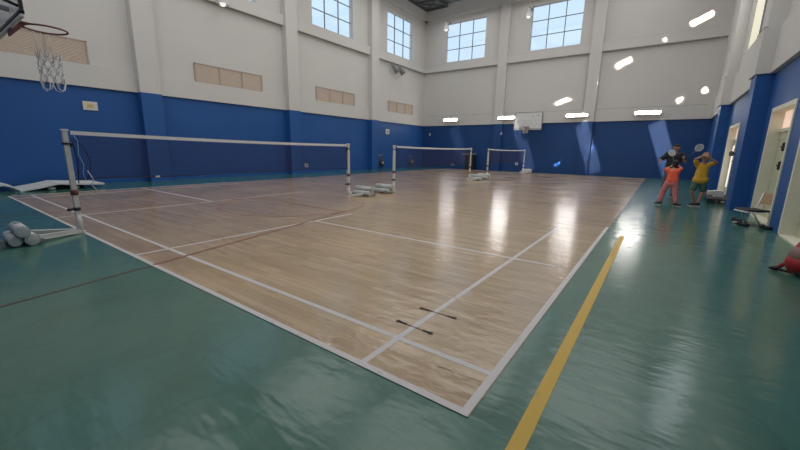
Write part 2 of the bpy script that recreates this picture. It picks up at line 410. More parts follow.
# far wall
FW = [(-14.2, -10.93), (-7.72, -4.5)]
mb, mm = wall_with_openings('wall_far', 'Y', YF, YF+T, XL, XR, [(a, b, 8.16, 10.95) for a, b in FW], mats=[WHITE, BLUEF, LEDGE_SHADE, BLUEF])
hb = lambda x0, x1, y0, y1, z0, z1, mi: (setattr(mb, 'mi', mi), mb.box((x0, y0, z0), (x1, y1, z1)))
hb(XL, XR, YF-.10, YF, ZB, ZT, 0); hb(XL, XR, YF-.2, YF, 7.52, 8.02, 0); hb(XL, XR, YF-.3, YF, 11.35, ZC, 0)
PX = [-9.43, -3.5]
for x in PX:
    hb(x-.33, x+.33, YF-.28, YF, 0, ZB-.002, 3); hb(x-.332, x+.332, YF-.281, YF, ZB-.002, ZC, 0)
mb.mi = 2  # ledges, with strips painted as shadow lines below the beam and beside pilasters
for a, b in ((XL, PX[0]), (PX[0], PX[1]), (PX[1], XR)):
    mb.box((a+.45, YF-.204, 7.485), (b-.36, YF-.1, 7.52)); mb.box((a+.35, YF-.19, 8.02), (b-.35, YF-.02, 8.03))
    mb.box((a+.35, YF-.104, ZT), (b-.35, YF-.02, ZT+.02)); mb.box((b-.37, YF-.21, ZT+.02), (b-.335, YF, 7.5)) if b < XR else None
wf = struct(mb.build('wall_far', mm))
# right wall
DOORS = [(5.85, 7.72), (8.5, 10.45), (12.55, 14.35), (14.82, 17.15)]
RW = [(6.0, 9.9), (13.1, 17.6)]
mb, mm = wall_with_openings('wall_right', 'X', XR, XR+T, YN-T, YF+T, [(a, b, 0, 2.5) for a, b in DOORS] + [(a, b, 5.1, 10.4) for a, b in RW])
ZR = 4.42
hboxX(XR-.1, XR, YN, YF, ZB, ZR, 0); hboxX(XR-.3, XR, YN, YF, 11.35, ZC, 0)
PR = [-2.3, 3.9, 11.47, 18.28]
for y in PR:
    hboxX(XR-.32, XR, y-.37, y+.37, 0, ZB-.002, 3); hboxX(XR-.32, XR, y-.371, y+.371, ZR, ZC, 0); hboxX(XR-.37, XR, y-.42, y+.42, ZB-.002, ZR, 0)
    mb.mi = 2; mb.box((XR-.375, y-.43, ZR), (XR-.3, y+.43, ZR+.02))
wr = struct(mb.build('wall_right', mm))
# near wall behind the camera
mb, mm = wall_with_openings('wall_near', 'Y', YN, YN-T, XL, XR, [])
hb(XL, XR, YN, YN+.1, ZB, ZT, 0)
struct(mb.build('wall_near', mm))
# ceiling
mb = MB().box((XL-T, YN-T, ZC), (XR+T, YF+T, ZC+.2))
x = XL
while x < XR:
    mb.box((x, YN, ZC-.04), (x+.12, YF, ZC)); x += .6
ce = struct(mb.build('ceiling', CEIL))

# windows
def window(name, axis, inner, out, a0, a1, z0, z1, cols=3, rows=3, sill=True):
    """name window_n: frame > muntin; pane"""
    s = 1 if out > inner else -1
    g = inner+s*.2
    def P(a, d, z): return (inner+s*d, a, z) if axis == 'X' else (a, inner+s*d, z)
    fr = MB()
    for (u0, u1, w0, w1) in ((a0, a0+.05, z0, z1), (a1-.05, a1, z0, z1), (a0, a1, z0, z0+.05), (a0, a1, z1-.05, z1)):
        p, q = P(u0, .16, w0), P(u1, .24, w1); fr.box([min(x, y) for x, y in zip(p, q)], [max(x, y) for x, y in zip(p, q)])
    root = struct(fr.build(name, FRAMEW))
    m = MB()
    for i in range(1, cols):
        u = a0+(a1-a0)*i/cols; p, q = P(u-.022, .17, z0+.05), P(u+.022, .23, z1-.05); m.box([min(x, y) for x, y in zip(p, q)], [max(x, y) for x, y in zip(p, q)])
    for i in range(1, rows):
        u = z0+(z1-z0)*i/rows; p, q = P(a0+.05, .175, u-.022), P(a1-.05, .225, u+.022); m.box([min(x, y) for x, y in zip(p, q)], [max(x, y) for x, y in zip(p, q)])
    m.build('muntin', MUNT, root)
    return root, P
k = 1
for a, b in LW:
    r, P = window('window_%d' % k, 'X', XL, XL-T, a, b, 8.16, 10.9)
    MB().quad([P(a, .2, 8.16), P(b, .2, 8.16), P(b, .2, 10.9), P(a, .2, 10.9)]).build('pane', GLASS, r); k += 1
for a, b in FW:
    r, P = window('window_%d' % k, 'Y', YF, YF+T, a, b, 8.16, 10.95)
    MB().quad([P(a, .2, 8.16), P(b, .2, 8.16), P(b, .2, 10.95), P(a, .2, 10.95)]).build('pane', GLASS, r); k += 1
for a, b in RW:
    r, P = window('window_%d' % k, 'X', XR-.12, XR+T, a, b, 5.1, 10.4, cols=2, rows=2)
    MB().quad([P(a, .22, 5.1), P(b, .22, 5.1), P(b, .22, 10.4), P(a, .22, 10.4)]).build('pane', RWIN, r); k += 1

# doors
for i, (a, b) in enumerate(DOORS):
    fr = MB(); d0, d1 = XR-.02, XR+.30
    fr.box((d0, a, 0), (d1, a+.09, 2.5)); fr.box((d0, b-.09, 0), (d1, b, 2.5)); fr.box((d0, a+.09, 2.41), (d1, b-.09, 2.5)); fr.box((XR+.15, a+.09, 1.96), (XR+.27, b-.09, 2.03))
    fr.box((d0, a, 0), (d1, b, .025))
    root = struct(fr.build('door_%d' % (i+1), CREAM))
    MB().box((XR+.2, a+.09, 2.03), (XR+.22, b-.09, 2.41)).build('transom_pane', FROST, root)
    tb = MB(); tb.box((XR+.17, (a+b)/2-.02, 2.03), (XR+.24, (a+b)/2+.02, 2.41)); tb.build('transom_bar', CREAM, root)
    mid = (a+b)/2
    for j, (u0, u1) in enumerate(((a+.09, mid-.005), (mid+.005, b-.09))):
        lf = MB().box((XR+.18, u0, .03), (XR+.23, u1, 1.955), .006)
        for (z0, z1) in ((.2, .9), (1.05, 1.8)):
            lf.obox((XR+.176, u0+.12, z0), (XR+.176, u1-.12, z0), .012, .03); lf.obox((XR+.176, u0+.12, z1), (XR+.176, u1-.12, z1), .012, .03)
            lf.obox((XR+.176, u0+.12, z0), (XR+.176, u0+.12, z1), .012, .03, up=(0, 1, 0)); lf.obox((XR+.176, u1-.12, z0), (XR+.176, u1-.12, z1), .012, .03, up=(0, 1, 0))
        leaf = lf.build('door_leaf', CREAM2, root)
        if i == 3: MB().box((XR+.165, u0+.16, .25), (XR+.178, u1-.16, 1.78)).build('glass_pane', DAYG, leaf)
        hy = u1-.1 if j == 0 else u0+.1
        for zz in (1.22, 1.62):
            h = MB(); h.box((XR+.12, hy-.03, zz-.09), (XR+.18, hy+.03, zz+.09), .008); h.cyl((XR+.1, hy, zz), (XR+.18, hy, zz), .018, n=10)
            tag(h.build('door_handle', BLACK, leaf), 'black handle plate')

# ------------------------------------------------------------------ wall fittings
def vent(y0, y1, label, n):
    t = thing('wall_vent', label, 'vent', (XL, (y0+y1)/2, 4.5), 0, 'louvred vents above the blue paint')
    w = (y1-y0)/2; z0, z1 = -.4, .4
    f = MB()
    for (a, b, c, d) in ((-w, w, z0, z0+.04), (-w, w, z1-.04, z1), (-w, -w+.05, z0, z1), (w-.05, w, z0, z1)): f.box((.0, a, c), (.05, b, d))
    for i in range(1, n): u = -w+2*w*i/n; f.box((0, u-.025, z0), (.05, u+.025, z1))
    f.build('frame', LOUVF, t)
    for i in range(n):
        s = MB(); u0, u1 = -w+2*w*i/n+.025, -w+2*w*(i+1)/n-.025
        z = z0+.05
        while z < z1-.06: s.obox((.025, u0, z+.02), (.025, u1, z+.02), .042, .008, up=(.75, 0, .66)); z += .045
        s.box((.001, u0, z0+.04), (.006, u1, z1-.04))
        s.build('louvre_panel', LOUV, t)
vent(*GY[0], 'long beige louvred vent on the left wall, behind the near basketball hoop', 3)
vent(*GY[1], 'beige three-panel vent between the first and second blue pilasters of the left wall', 3)
vent(*GY[2], 'beige three-panel vent straight below the larger-looking left wall window', 3)
vent(*GY[3], 'smallest-looking beige vent, below the pair of grey floodlights near the corner', 3)

def plate(name, label, cat, loc, w, h, axis, col=SOCK, centre=GREYM, group=None, shape='box'):
    t = thing(name, label, cat, loc, 0, group)
    m = MB(); c = MB()
    if axis == 'X':
        m.box((0, -w/2, -h/2), (.04, w/2, h/2), .01); c.box((.04, -w/5, -h/5), (.05, w/5, h/5), .003)
    else:
        m.box((-w/2, -.04, -h/2), (w/2, 0, h/2), .01); c.box((-w/5, -.05, -h/5), (w/5, -.04, h/5), .003)
    m.build('plate', col, t); c.build('insert', centre, t)
    return t
plate('wall_speaker', 'cream square box with yellowish centre on the blue wall beside the first pilaster', 'speaker', (XL, 2.72, 2.74), .42, .30, 'X', SOCK, YELLOWC)
plate('wall_speaker', 'pale square box high on blue wall, right above the black wall bag near the corner', 'speaker', (XL, 19.95, 2.7), .42, .36, 'X', SOCK, GREYM)
plate('alarm_button', 'tiny white fitting beside the third pilaster, left of the pale square box', 'alarm', (XL, 18.72, 2.76), .16, .18, 'X')
plate('power_socket', 'small white socket low on blue left wall, seen through the nearest net', 'socket', (XL, 12.3, .42), .26, .2, 'X')
plate('alarm_button', 'small white fitting on the far blue wall close to the left corner', 'alarm', (-15.35, YF, 2.7), .12, .2, 'Y')
plate('alarm_button', 'faint pale fitting high on far wall, left of the far backboard', 'alarm', (-9.1, YF-.281, 2.7), .12, .16, 'Y')
plate('power_socket', 'small white socket low on the far wall beside the farthest net post', 'socket', (-7.9, YF, .55), .2, .18, 'Y')
plate('power_socket', 'small pale socket low on the far wall behind the middle net', 'socket', (-13.1, YF, .3), .3, .2, 'Y', GREYM)
def hanging_bag(label, y, col, w, h, z):
    t = thing('hanging_bag', label, 'bag', (XL, y, z))
    b = MB(); b.ell((.13, 0, 0), (.12, w/2, h/2)); b.box((.02, -w*.4, -h*.45), (.2, w*.4, h*.15), .04); b.build('body', col, t)
    s = MB(); s.tube([(.08, -w*.3, h*.2), (.04, -w*.15, h*.75), (.02, 0, h*.9), (.04, w*.15, h*.75), (.08, w*.3, h*.2)], .02); s.box((0, -.25, h*.85), (.05, .3, h*.95)); s.build('strap', GREYM, t)
    p = MB(); p.ell((.24, .03, -.02), (.05, .09, .1)); p.build('front_pocket', SOCK, t)
hanging_bag('black bag with white spot hung low on the left wall beside the third pilaster', 19.1, BLACK, .62, .6, .48)
hanging_bag('dim grey bag hung low on left wall seen through the middle net', 23.0, STEEL, .6, .5, .5)

# linear lamps on the far wall
LX = [(-13.28, 'thin lit white tube lamp on the far wall, nearest the left corner'), (-8.78, 'lit white tube lamp partly behind the far backboard, at its left edge'),
      (-4.16, 'lit white tube lamp on the far wall, just to the right of the far backboard'), (-.38, 'lit white tube lamp on the far wall, directly above the people playing')]
for x, lab in LX:
    yb = YF-.38
    t = thing('tube_lamp', lab, 'lamp', (x, yb, 3.78), 0, 'tube lamps along the far wall')
    w = .56 if x < -5 else .6
    MB().box((-w-.05, .05, -.13), (w+.05, .09, .15), .01).box((-w-.04, -.03, .10), (w+.04, .06, .115)).box((-w-.04, .0, -.10), (w+.04, .06, -.088)).box((-w-.05, -.05, -.1), (-w-.035, .06, .11)).box((w+.035, -.05, -.1), (w+.05, .06, .11)).box((-w*.6, .08, -.02), (-w*.5, .28, .02)).box((w*.5, .08, -.02), (w*.6, .28, .02)).build('housing', SOCK, t)  # back plate and trough lips added to keep tube light off the wall
    m = MB(); m.cyl((-w, 0, 0), (w, 0, 0), .042, n=14); m.build('tube', TUBE, t)
# floodlights on the left wall under the beam
for dy, lab in ((0, 'grey floodlight on the left wall below the beam, the one farther from the corner'), (.75, 'grey floodlight on the left wall below the beam, the one closer to the corner')):
    t = thing('floodlight', lab, 'lamp', (XL+.06, 20.35+dy, 7.08))
    m = MB(); m.obox((-.06, 0, .25), (.28, 0, .12), .05, .05); m.build('bracket', GREYM, t)
    m = MB(); m.cyl((.22, -.12, .22), (.42, .14, -.22), .15, .2, 18); m.build('lamp_head', GREYM, t)
    m = MB(); m.cyl((.42, .14, -.22), (.425, .145, -.23), .17, .17, 18); m.build('lens', LAMPW, t)
# bell lamps
def bell(loc, label, wall):
    t = thing('bell_lamp', label, 'lamp', loc, 0, 'bell lamps on the upper walls')
    m = MB(); m.cyl((0, 0, .22), (0, 0, .34), .06, .05); m.cyl((0, 0, .08), (0, 0, .22), .14, .08); m.cyl((0, 0, -.2), (0, 0, .08), .25, .14, caps=False); m.build('lamp_shade', LAMPW, t)
    m = MB(); m.ell((0, 0, -.16), .13); m.build('bulb', BULB, t)
    m = MB(); m.cyl((0, 0, .34), (0, 0, .46), .02)
    if wall == 'Y': m.cyl((0, 0, .44), (0, -loc[1]+YF, .44), .02); m.cyl((0, YF-loc[1]-.02, .44), (0, YF-loc[1], .44), .08)
    else: m.cyl((0, 0, .44), (XL+.05-loc[0], 0, .44), .02)
    m.build('arm', GREYM, t)
bell((-13.85, 24.2, 10.5), 'small white bell lamp before the top left of the far window nearest the corner', 'Y')
bell((-7.72, 24.2, 10.3), 'small white bell lamp at the upper left of the second far window', 'Y')
bell((-15.7, 7.75, 7.65), 'small white bell lamp cut off above the beam of the left wall', 'X')
# steel lattice frame below the ceiling in the far left corner
t = thing('lattice_frame', 'dark steel lattice frame hung under the ceiling in the corner', 'steelwork', (-14.9, 22.9, 12.05))
m = MB()
for a, b in (((-.85, -3.2), (-.85, 1.5)), ((.95, -3.2), (.95, 1.5)), ((-.85, 1.5), (.95, 1.5)), ((-.85, -3.2), (.95, -3.2)), ((-.85, 0), (.95, 0)), ((-.85, -1.6), (.95, -1.6))):
    m.obox((*a, 0), (*b, 0), .14, .16)
m.build('frame', STEEL, t)
m = MB()
for y0 in (-3.2, -1.6, 0.): m.obox((-.85, y0, 0), (.95, y0+1.5, 0), .06, .06); m.obox((.95, y0, 0), (-.85, y0+1.5, 0), .06, .06)
m.build('brace', STEEL, t)
MB().box((-.85, -3.2, .06), (.95, 1.5, .09)).build('backing', GREYM, t)
for x in (-.85, .95):
    for y in (-3.1, 1.4): MB().cyl((x, y, .05), (x, y, .2), .03).build('hanger', STEEL, t)

# ------------------------------------------------------------------ badminton posts and nets
def badminton_post(loc, side, label, H=1.5):
    ky = .07 if H > 1.51 else .17; kx = 0 if H > 1.51 else -.12
    """side: -1 base runs to -Y, +1 to +Y"""
    t = thing('badminton_post', label, 'net post', loc, 0, 'badminton posts')
    s = side
    p = MB(); p.box((-.034, -.034, .03), (.034, .034, H+.03), .006); p.box((-.045, -.045, H+.03), (.045, .045, H+.06), .006); p.build('pole', POSTW, t)
    f = MB(); f.box((-.06, -.06, 0), (.06, .06, .035), .006); f.cyl((0, 0, .03), (0, 0, .3), .042, n=18); f.build('foot', POSTW, t)
    c = MB(); c.cyl((0, 0, .62), (0, 0, .70), .050, n=18); tag(c.build('strap', RUST, t), 'rusty brown strap round the pole')
    c = MB(); c.cyl((0, 0, .37), (0, 0, .42), .048, n=18); c.cyl((0, -.03, .39), (0, -.09, .39), .018, n=10); c.ell((0, -.10, .39), .024); c.build('knob', BLACK, t)
    c = MB(); c.cyl((0, 0, 1.40), (0, 0, 1.43), .049, n=16); c.box((-.03, -.06*s-.02, 1.37), (.03, -.06*s+.02, 1.42)); c.build('clamp', BLACK, t)
    # V-shaped base running back to the weights
    for dx in (-.22+kx, .30+kx):
        a = MB(); a.obox((0, 0, .035), (dx, (.62-ky)*s, .07), .07, .06, bev=.006); a.build('base_arm', POSTW, t)
    a = MB(); a.obox((-.25+kx, (.60-ky)*s, .05), (.42+kx, (.60-ky)*s, .05), .05, .04); a.build('axle', GREYM, t)
    for i, (y, z, x0, x1) in enumerate(((.70, .085, -.02, .50), (.86, .085, -.10, .46), (.78, .215, -.02, .52))):
        y -= ky; x0 += kx-.1*(ky > .1); x1 += kx; w = MB(); r = .078 if i != 1 else .07
        w.cyl((x0, y*s, z), (x1, y*s, z), r, n=24); w.cyl((x1, y*s, z), (x1+.008, y*s, z), r*.8, r*.72, 24); w.cyl((x1+.008, y*s, z), (x1+.014, y*s, z), r*.3, n=12)
        ww = w.build('weight', WEIGHT, t)
    h = MB(); h.box((.08, (.78-ky)*s-.025, .283), (.2, (.78-ky)*s+.025, .300), .006); tag(h.build('grip', GREYM, t), 'grey grip on the top weight')
    for x in (-.30+kx, .40+kx):
        w = MB(); w.cyl((x-.02, (1.02-ky)*s, .06), (x+.03, (1.02-ky)*s, .06), .06, n=18); w.build('wheel', BLACK if x < 0 else GREYM, t)
    a = MB(); a.cyl((-.30+kx, (1.02-ky)*s, .06), (.40+kx, (1.02-ky)*s, .06), .02, n=10); a.obox((.2+kx, (.6-ky)*s, .05), (.2+kx, (1.02-ky)*s, .05), .04, .03); a.build('wheel_axle', GREYM, t)
    return t
PXs = -6.75
badminton_post((PXs-.06, -.04, 0), -1, 'tall leaning-looking white post with weights on the green floor, nearest of all', 1.57)
badminton_post((PXs, 6.12, 0), 1, 'white post on the wood at the far end of the nearest net')
badminton_post((PXs, 8.36, 0), -1, 'white post of the middle net, its weights touching the nearest net post weights')
badminton_post((PXs, 14.46, 0), 1, 'white post of the middle net standing before the black cabinet at the far wall')
badminton_post((PXs, 16.62, 0), -1, 'white post of the farthest net, on its side by the middle net')
badminton_post((PXs, 22.75, 0), 1, 'smallest-looking white post, below the far basketball backboard')
def badminton_net(y0, y1, label, cordcol=CORD, h0=1.545, b0=.80):
    t = thing('badminton_net', label, 'net', (PXs, (y0+y1)/2, 0), 0, 'badminton nets')
    n = 24; L = (y1-y0); ys = [-L/2+L*i/n for i in range(n+1)]
    top = lambda y: h0+(1.545-h0)*(y/L+.5)-.028*(1-(2*y/L)**2)
    bot = lambda y: b0-.012*math.sin(y*3.)
    m = MB()
    for a, b in zip(ys, ys[1:]): m.quad([(0, a, bot(a)), (0, b, bot(b)), (0, b, top(b)-.03), (0, a, top(a)-.03)])
    m.build('netting', NETM, t)
    m = MB()
    for a, b in zip(ys, ys[1:]): m.obox((0, a, top(a)-.035), (0, b+.002, top(b)-.035), .012, .058)
    m.build('tape', TAPE, t)
    m = MB(); m.tube([(0, y, bot(y)) for y in ys], .008, 6); m.build('bottom_cord', cordcol, t)
    for s in (-1, 1): m = MB(); m.tube([(0, s*L/2, .8), (0.01, s*(L/2-.03), 1.15), (0, s*L/2, 1.5)], .008, 6); m.build('side_cord', CORD, t)
    return t
badminton_net(.02, 6.07, 'nearest and longest-looking dark badminton net with white top tape', h0=1.615, b0=.86)
badminton_net(8.50, 14.38, 'dark badminton net with white tape in the middle of the row')
badminton_net(16.74, 22.66, 'smallest-looking badminton net, beneath the far basketball backboard')
# ropes dangling from the top of the nearest post
def rope(label, pts, mat):
    o = MB().tube(pts, .007, 6).build('rope', mat); tag(o, label, 'rope'); return o
rope('pale blue rope dangling from the top of the nearest net post', [(PXs+.06, .03, 1.56), (PXs+.07, .07, 1.45), (PXs+.06, .06, 1.25), (PXs+.07, .10, 1.1), (PXs+.06, .08, .95), (PXs+.06, .10, .86)], ROPEB)
rope('white cord end hanging below the netting beside the nearest post', [(PXs+.05, .14, 1.0), (PXs+.05, .20, .85), (PXs+.05, .17, .76), (PXs+.06, .21, .70), (PXs+.05, .20, .64)], ROPEW)
rope('black cord hanging in a loop between the nearest post and its net', [(PXs+.03, .04, 1.47), (PXs+.03, .14, 1.38), (PXs+.04, .20, 1.15), (PXs+.03, .17, .95), (PXs+.03, .12, .85)], CORD)
o = MB().obox((PXs+.01, 1.10, .857), (PXs+.01, 1.17, .857), .01, .03).build('net_tag', ROPEW); tag(o, 'tiny white tag on the bottom cord of the nearest net', 'tag')

# ------------------------------------------------------------------ basketball hoops
def hoop(loc, face, label, reach, droop, zb=2.98):
    """board centre base at loc (x, y of the board face), face +1: hoop points to +Y"""
    t = thing('basketball_hoop', label, 'basketball hoop', (loc[0], loc[1], 0), 0)
    f = face
    MB().box((-.9, -.012, zb), (.9, .012, zb+1.05)).build('backboard', BOARD, t)
    m = MB()
    for a, b in (((-.9, zb), (.9, zb)), ((-.9, zb+1.05), (.9, zb+1.05)), ((-.9, zb), (-.9, zb+1.05)), ((.9, zb), (.9, zb+1.05))):
        m.obox((a[0], 0, a[1]), (b[0], 0, b[1]), .05, .035, up=(0, 0, 1) if a[1] == b[1] else (0, 1, 0))
    m.build('board_frame', BLACK if droop else GREYM, t)
    m = MB()
    for a, b in (((-.295, zb+.17), (.295, zb+.17)), ((-.295, zb+.62), (.295, zb+.62)), ((-.295, zb+.17), (-.295, zb+.62)), ((.295, zb+.17), (.295, zb+.62))):
        m.obox((a[0], .016*f, a[1]), (b[0], .016*f, b[1]), .006, .05, up=(0, 0, 1) if a[1] == b[1] else (0, 1, 0))
    m.build('shooting_square', TAPE, t)
    MB().box((-.9, -.02, zb-.06), (.9, .02, zb-.025), .005).build('bottom_pad', SOCK, t)
    zr = 3.03; r = .235; yc = f*(.15+r)
    m = MB(); m.tube([(r*math.cos(a), yc+r*math.sin(a), zr) for a in [2*PI*i/40 for i in range(40)]], .013, 8, True)
    m.obox((-.12, f*.03, zr), (-.16, f*(yc*f-r*.72), zr), .03, .02); m.obox((.12, f*.03, zr), (.16, f*(yc*f-r*.72), zr), .03, .02)
    m.build('rim', HOOPR, t)
    m = MB(); y0, y1 = sorted((0, f*.17))
    m.prism([(0, zr+.02), (f*.17, zr+.02), (f*.14, zr-.03), (f*.02, zr-.16), (0, zr-.16)], -.13, .13); m.build('rim_bracket', HOOPR, t)
    if droop:      # torn net hanging from the rim's outer side
        for k in range(3):
            a = [2.9, 3.25, 3.6][k]; x0, y0 = r*math.cos(a), yc+r*math.sin(a)
            m = MB(); m.tube([(x0, y0, zr), (x0+.03, y0+.01, zr-.2), (x0+.08, y0, zr-.42)], .008, 6); m.build('net_strand', SOCK, t)
        m = MB(); rr = .14; cx, cy = -.10, yc
        for lvl in range(4):
            z0, z1 = zr-.30-.11*lvl, zr-.41-.11*lvl
            for k in range(8):
                a0, a1 = 2*PI*(k+.5*(lvl % 2))/8, 2*PI*(k+.5*(lvl % 2)+.5)/8
                for aa in (a1, a0-(a1-a0)):
                    m.tube([(cx+rr*math.cos(a0), cy+rr*math.sin(a0), z0+.03*math.sin(k*2.1)), (cx+rr*.93*math.cos(aa), cy+rr*.93*math.sin(aa), z1+.03*math.sin(k*1.3))], .006, 5)
        for k in range(4):
            a0 = 2*PI*k/4; a1 = a0+PI/2.2
            p0, p1 = Vector((cx+rr*math.cos(a0), cy+rr*math.sin(a0), zr-.70)), Vector((cx+rr*math.cos(a1), cy+rr*math.sin(a1), zr-.72)); mm_ = (p0+p1)/2+Vector((0, 0, -.13))
            m.tube([p0, p0*.6+mm_*.4-Vector((0, 0, .05)), mm_, p1*.6+mm_*.4-Vector((0, 0, .05)), p1], .0075, 5)
        m.build('net', ROPEW, t)
    else:
        m = MB()
        for k in range(12):
            a0 = 2*PI*k/12
            for sg in (-1, 1):
                p = [(r*q*math.cos(a0+sg*i*.26), yc+r*q*math.sin(a0+sg*i*.26), zr-.42*i/4) for i, q in enumerate((1, .86, .74, .64, .6))]
                m.tube(p, .006, 5)
        m.build('net', SOCK, t)
    # wall arms
    for sx in (-.35, .35):
        for z0, z1 in ((zb+.12, zb+.25), (zb+.85, zb+.95)):
            m = MB(); m.obox((sx, -f*.02, z0), (sx*1.2, -f*reach, z1), .05, .05); m.build('arm', GREYM if droop else SOCK, t)
    for sx in (-.88, .88):
        m = MB(); m.cyl((sx, -f*.02, zb+.06), (sx*.55, -f*reach, zb+.75), .018, n=8); m.build('stay', BLACK, t)
    m = MB(); m.box((-.6, min(-f*reach, -f*(reach+.06)), zb+.1), (.6, max(-f*reach, -f*(reach+.06)), zb+1.1)); m.build('wall_plate', GREYM, t)
    return t
hoop((-6.82, -.43, 0), 1, 'near basketball hoop with torn white net, seen from behind its board', YN*-1-.43-.06, True, 2.99)
hoop((-6.92, 23.45, 0), -1, 'far basketball hoop whose clear board faces the camera from the far wall', YF-23.45-.165, False, 2.93)

# ------------------------------------------------------------------ folded foam sheets, cabinet
def sheet(label, prof, x0, x1):
    m = MB(); th = .05
    p = [(a, b) for a, b in prof]; q = [(a, max(0.0, b-th)) for a, b in reversed(prof)]
    m.prism(p+q, x0, x1); o = m.build('foam_sheet', FOAM); tag(o, label, 'foam sheet'); return o
sheet('folded white foam sheet at the edge of the photo, lying beside the tented one', [(-1.85, .12), (-1.0, .15), (-.1, .20), (.12, .22), (.30, .14), (.33, .10)], -15.95, -14.75)
sheet('tented white foam sheet with dark gap beneath, lying against blue left wall', [(.36, .05), (.8, .13), (1.2, .22), (1.4, .205), (1.9, .17), (2.35, .15)], -15.75, -14.35)
o = MB().box((-15.6, .95, 0), (-14.7, 1.9, .10), .02).build('folded_mat', BLACK); tag(o, 'dark folded mat pushed under the tented white foam sheet', 'mat')
for i, (y, lab) in enumerate(((1.06, 'small white lump under the tented sheet, closer to its low end'), (1.62, 'small white lump under the tented sheet, closer to its open end'))):
    o = MB().ell((-14.5, y, .05), (.08, .10, .05)).build('shuttlecock_tube', FOAM); tag(o, lab, 'tube')
t = thing('storage_cabinet', 'black upright cabinet with an overhanging grey top at the far wall', 'cabinet', (-11.35, 24.3, 0))
MB().box((-.28, -.25, 0), (.38, .25, 1.12), .01).build('body', BLACK, t); MB().box((-.55, -.32, 1.12), (.42, .32, 1.24), .015).build('top', GREYTOP, t)
m = MB(); m.box((.04, -.262, .1), (.055, -.25, 1.05)); m.cyl((.0, -.27, .6), (.0, -.27, .72), .012); m.build('door_seam', GREYM, t)

# ------------------------------------------------------------------ chair, shoes, bench, bag
t = thing('chair', 'low chair with black seat, chrome legs and tan backrest by the door', 'chair', (2.40, 8.68, 0), math.radians(-62))
MB().box((-.2, -.26, .30), (.2, .14, .34), .015).build('seat', SEATB, t)
m = MB(); m.box((-.19, -.27, .272), (.19, -.22, .30), .006); m.build('seat_edge', TAPE, t)
m = MB(); m.obox((0, .17, .44), (0, .22, .66), .27, .022, up=(0, 1, 0), bev=.008); bk = m.build('backrest', TAN, t)
for sx in (-.2, .2):
    sx *= .85; m = MB(); m.tube([(sx, -.16, .29), (sx, .02, .02), (sx, .20, .02)], .014); m.tube([(sx, -.25, .02), (sx, .02, .02)], .014)
    m.tube([(sx, -.1, .29), (sx, .12, .31), (sx, .17, .42), (sx, .22, .66)], .013); m.build('leg', CHROME, t)
m = MB(); m.tube([(-.17, -.24, .02), (.17, -.24, .02)], .014); m.build('stretcher', CHROME, t)
def shoe(label, x, y, a, mat=SHOE):
    t = thing('shoe', label, 'shoe', (x, y, 0), a); t.scale = (.8, .8, .8)
    m = MB(); m.ell((0, 0, .045), (.05, .135, .045)); m.ell((0, .07, .07), (.045, .06, .05)); m.build('upper', mat, t)
    m = MB(); m.ell((0, 0, .015), (.053, .14, .015)); m.build('sole', BLACK, t)
shoe('black shoe on the green floor before the chair, nearer the pilaster', 2.20, 9.02, .8)
shoe('black shoe on the green floor before the chair, nearer the chair leg', 2.22, 8.40, 1.2)
shoe('black shoe on the floor close against the pier between two doors', 2.54, 8.22, 1.4)
t = thing('bench', 'low dark bench carrying white cartons between the two blue pilasters', 'bench', (2.23, 13.6, 0))
MB().box((-.28, -1.2, .11), (.3, 1.2, .15), .008).build('seat', BLACK, t)
for sx in (-.25, .24):
    for sy in (-1.1, 1.1): MB().obox((sx, sy, 0), (sx, sy, .11), .04, .04, up=(0, 1, 0)).build('leg', BLACK, t)
def carton(label, x, y, w, d, h, band):
    t = thing('carton', label, 'carton', (x, y, .15))
    MB().box((-w/2, -d/2, 0), (w/2, d/2, h), .01).build('box_body', PACK, t)
    if band: MB().box((-w/2-.003, -d*.3, h*.25), (-w/2, d*.1, h*.75)).build('printed_panel', PACKG, t)
carton('white carton with grey panels standing on the low bench beside the pilaster', 2.25, 13.2, .24, .30, .20, True)
carton('small white carton on the bench, closer to the far door', 2.15, 13.9, .22, .30, .13, False)
t = thing('wall_fan', 'small dark fan mounted on the wall by the daylit far door', 'fan', (XR-.02, 14.45, 1.48)); t.scale = (.5, .5, .5)
m = MB(); m.cyl((-.14, 0, 0), (-.24, -.05, 0), .16, .17, 18); m.build('guard', STEEL, t); m = MB(); m.cyl((0, 0, 0), (-.14, 0, 0), .04); m.build('mount', BLACK, t)

# red bag on the floor
t = thing('backpack', 'slumped red backpack lying on the green floor beside the doors', 'backpack', (2.33, 4.66, 0)); t.scale = (1.02, 1.1, 1.45)
def blob(name, mb, mat, parent, vox=.012, smooth=6):
    o = mb.build(name, mat, parent)
    r = o.modifiers.new('r', 'REMESH'); r.mode = 'VOXEL'; r.voxel_size = vox; r.use_smooth_shade = True
    s = o.modifiers.new('s', 'SMOOTH'); s.iterations = smooth; s.factor = .5
    return o
m = MB(); m.ell((.02, .02, .17), (.19, .27, .16)); m.ell((.12, .0, .27), (.15, .20, .17)); m.ell((-.10, -.04, .10), (.14, .18, .10)); m.ell((.05, .1, .12), (.2, .2, .12))
blob('body', m, BAGR, t, .015, 8)
m = MB(); m.ell((-.13, -.03, .16), (.09, .15, .08)); tag(blob('front_pocket', m, BAGG, t, .012), 'grey brown front pocket')
m = MB(); m.tube([(.06, .15, .38), (-.04, .12, .27), (-.12, .08, .17), (-.20, .04, .08), (-.27, .02, .03)], [.022, .024, .024, .02, .016], 8); m.build('strap', BAGR, t)
m = MB(); m.obox((-.15, .06, .145), (-.20, .04, .085), .03, .02, bev=.004); tag(m.build('strap_patch', BAGP, t), 'pale pink patch on the strap')
m = MB(); m.ell((-.29, .02, .022), (.06, .035, .02)); m.tube([(-.27, .0, .02), (-.18, -.05, .02), (-.1, -.08, .03)], .012); m.build('buckle', BLACK, t)
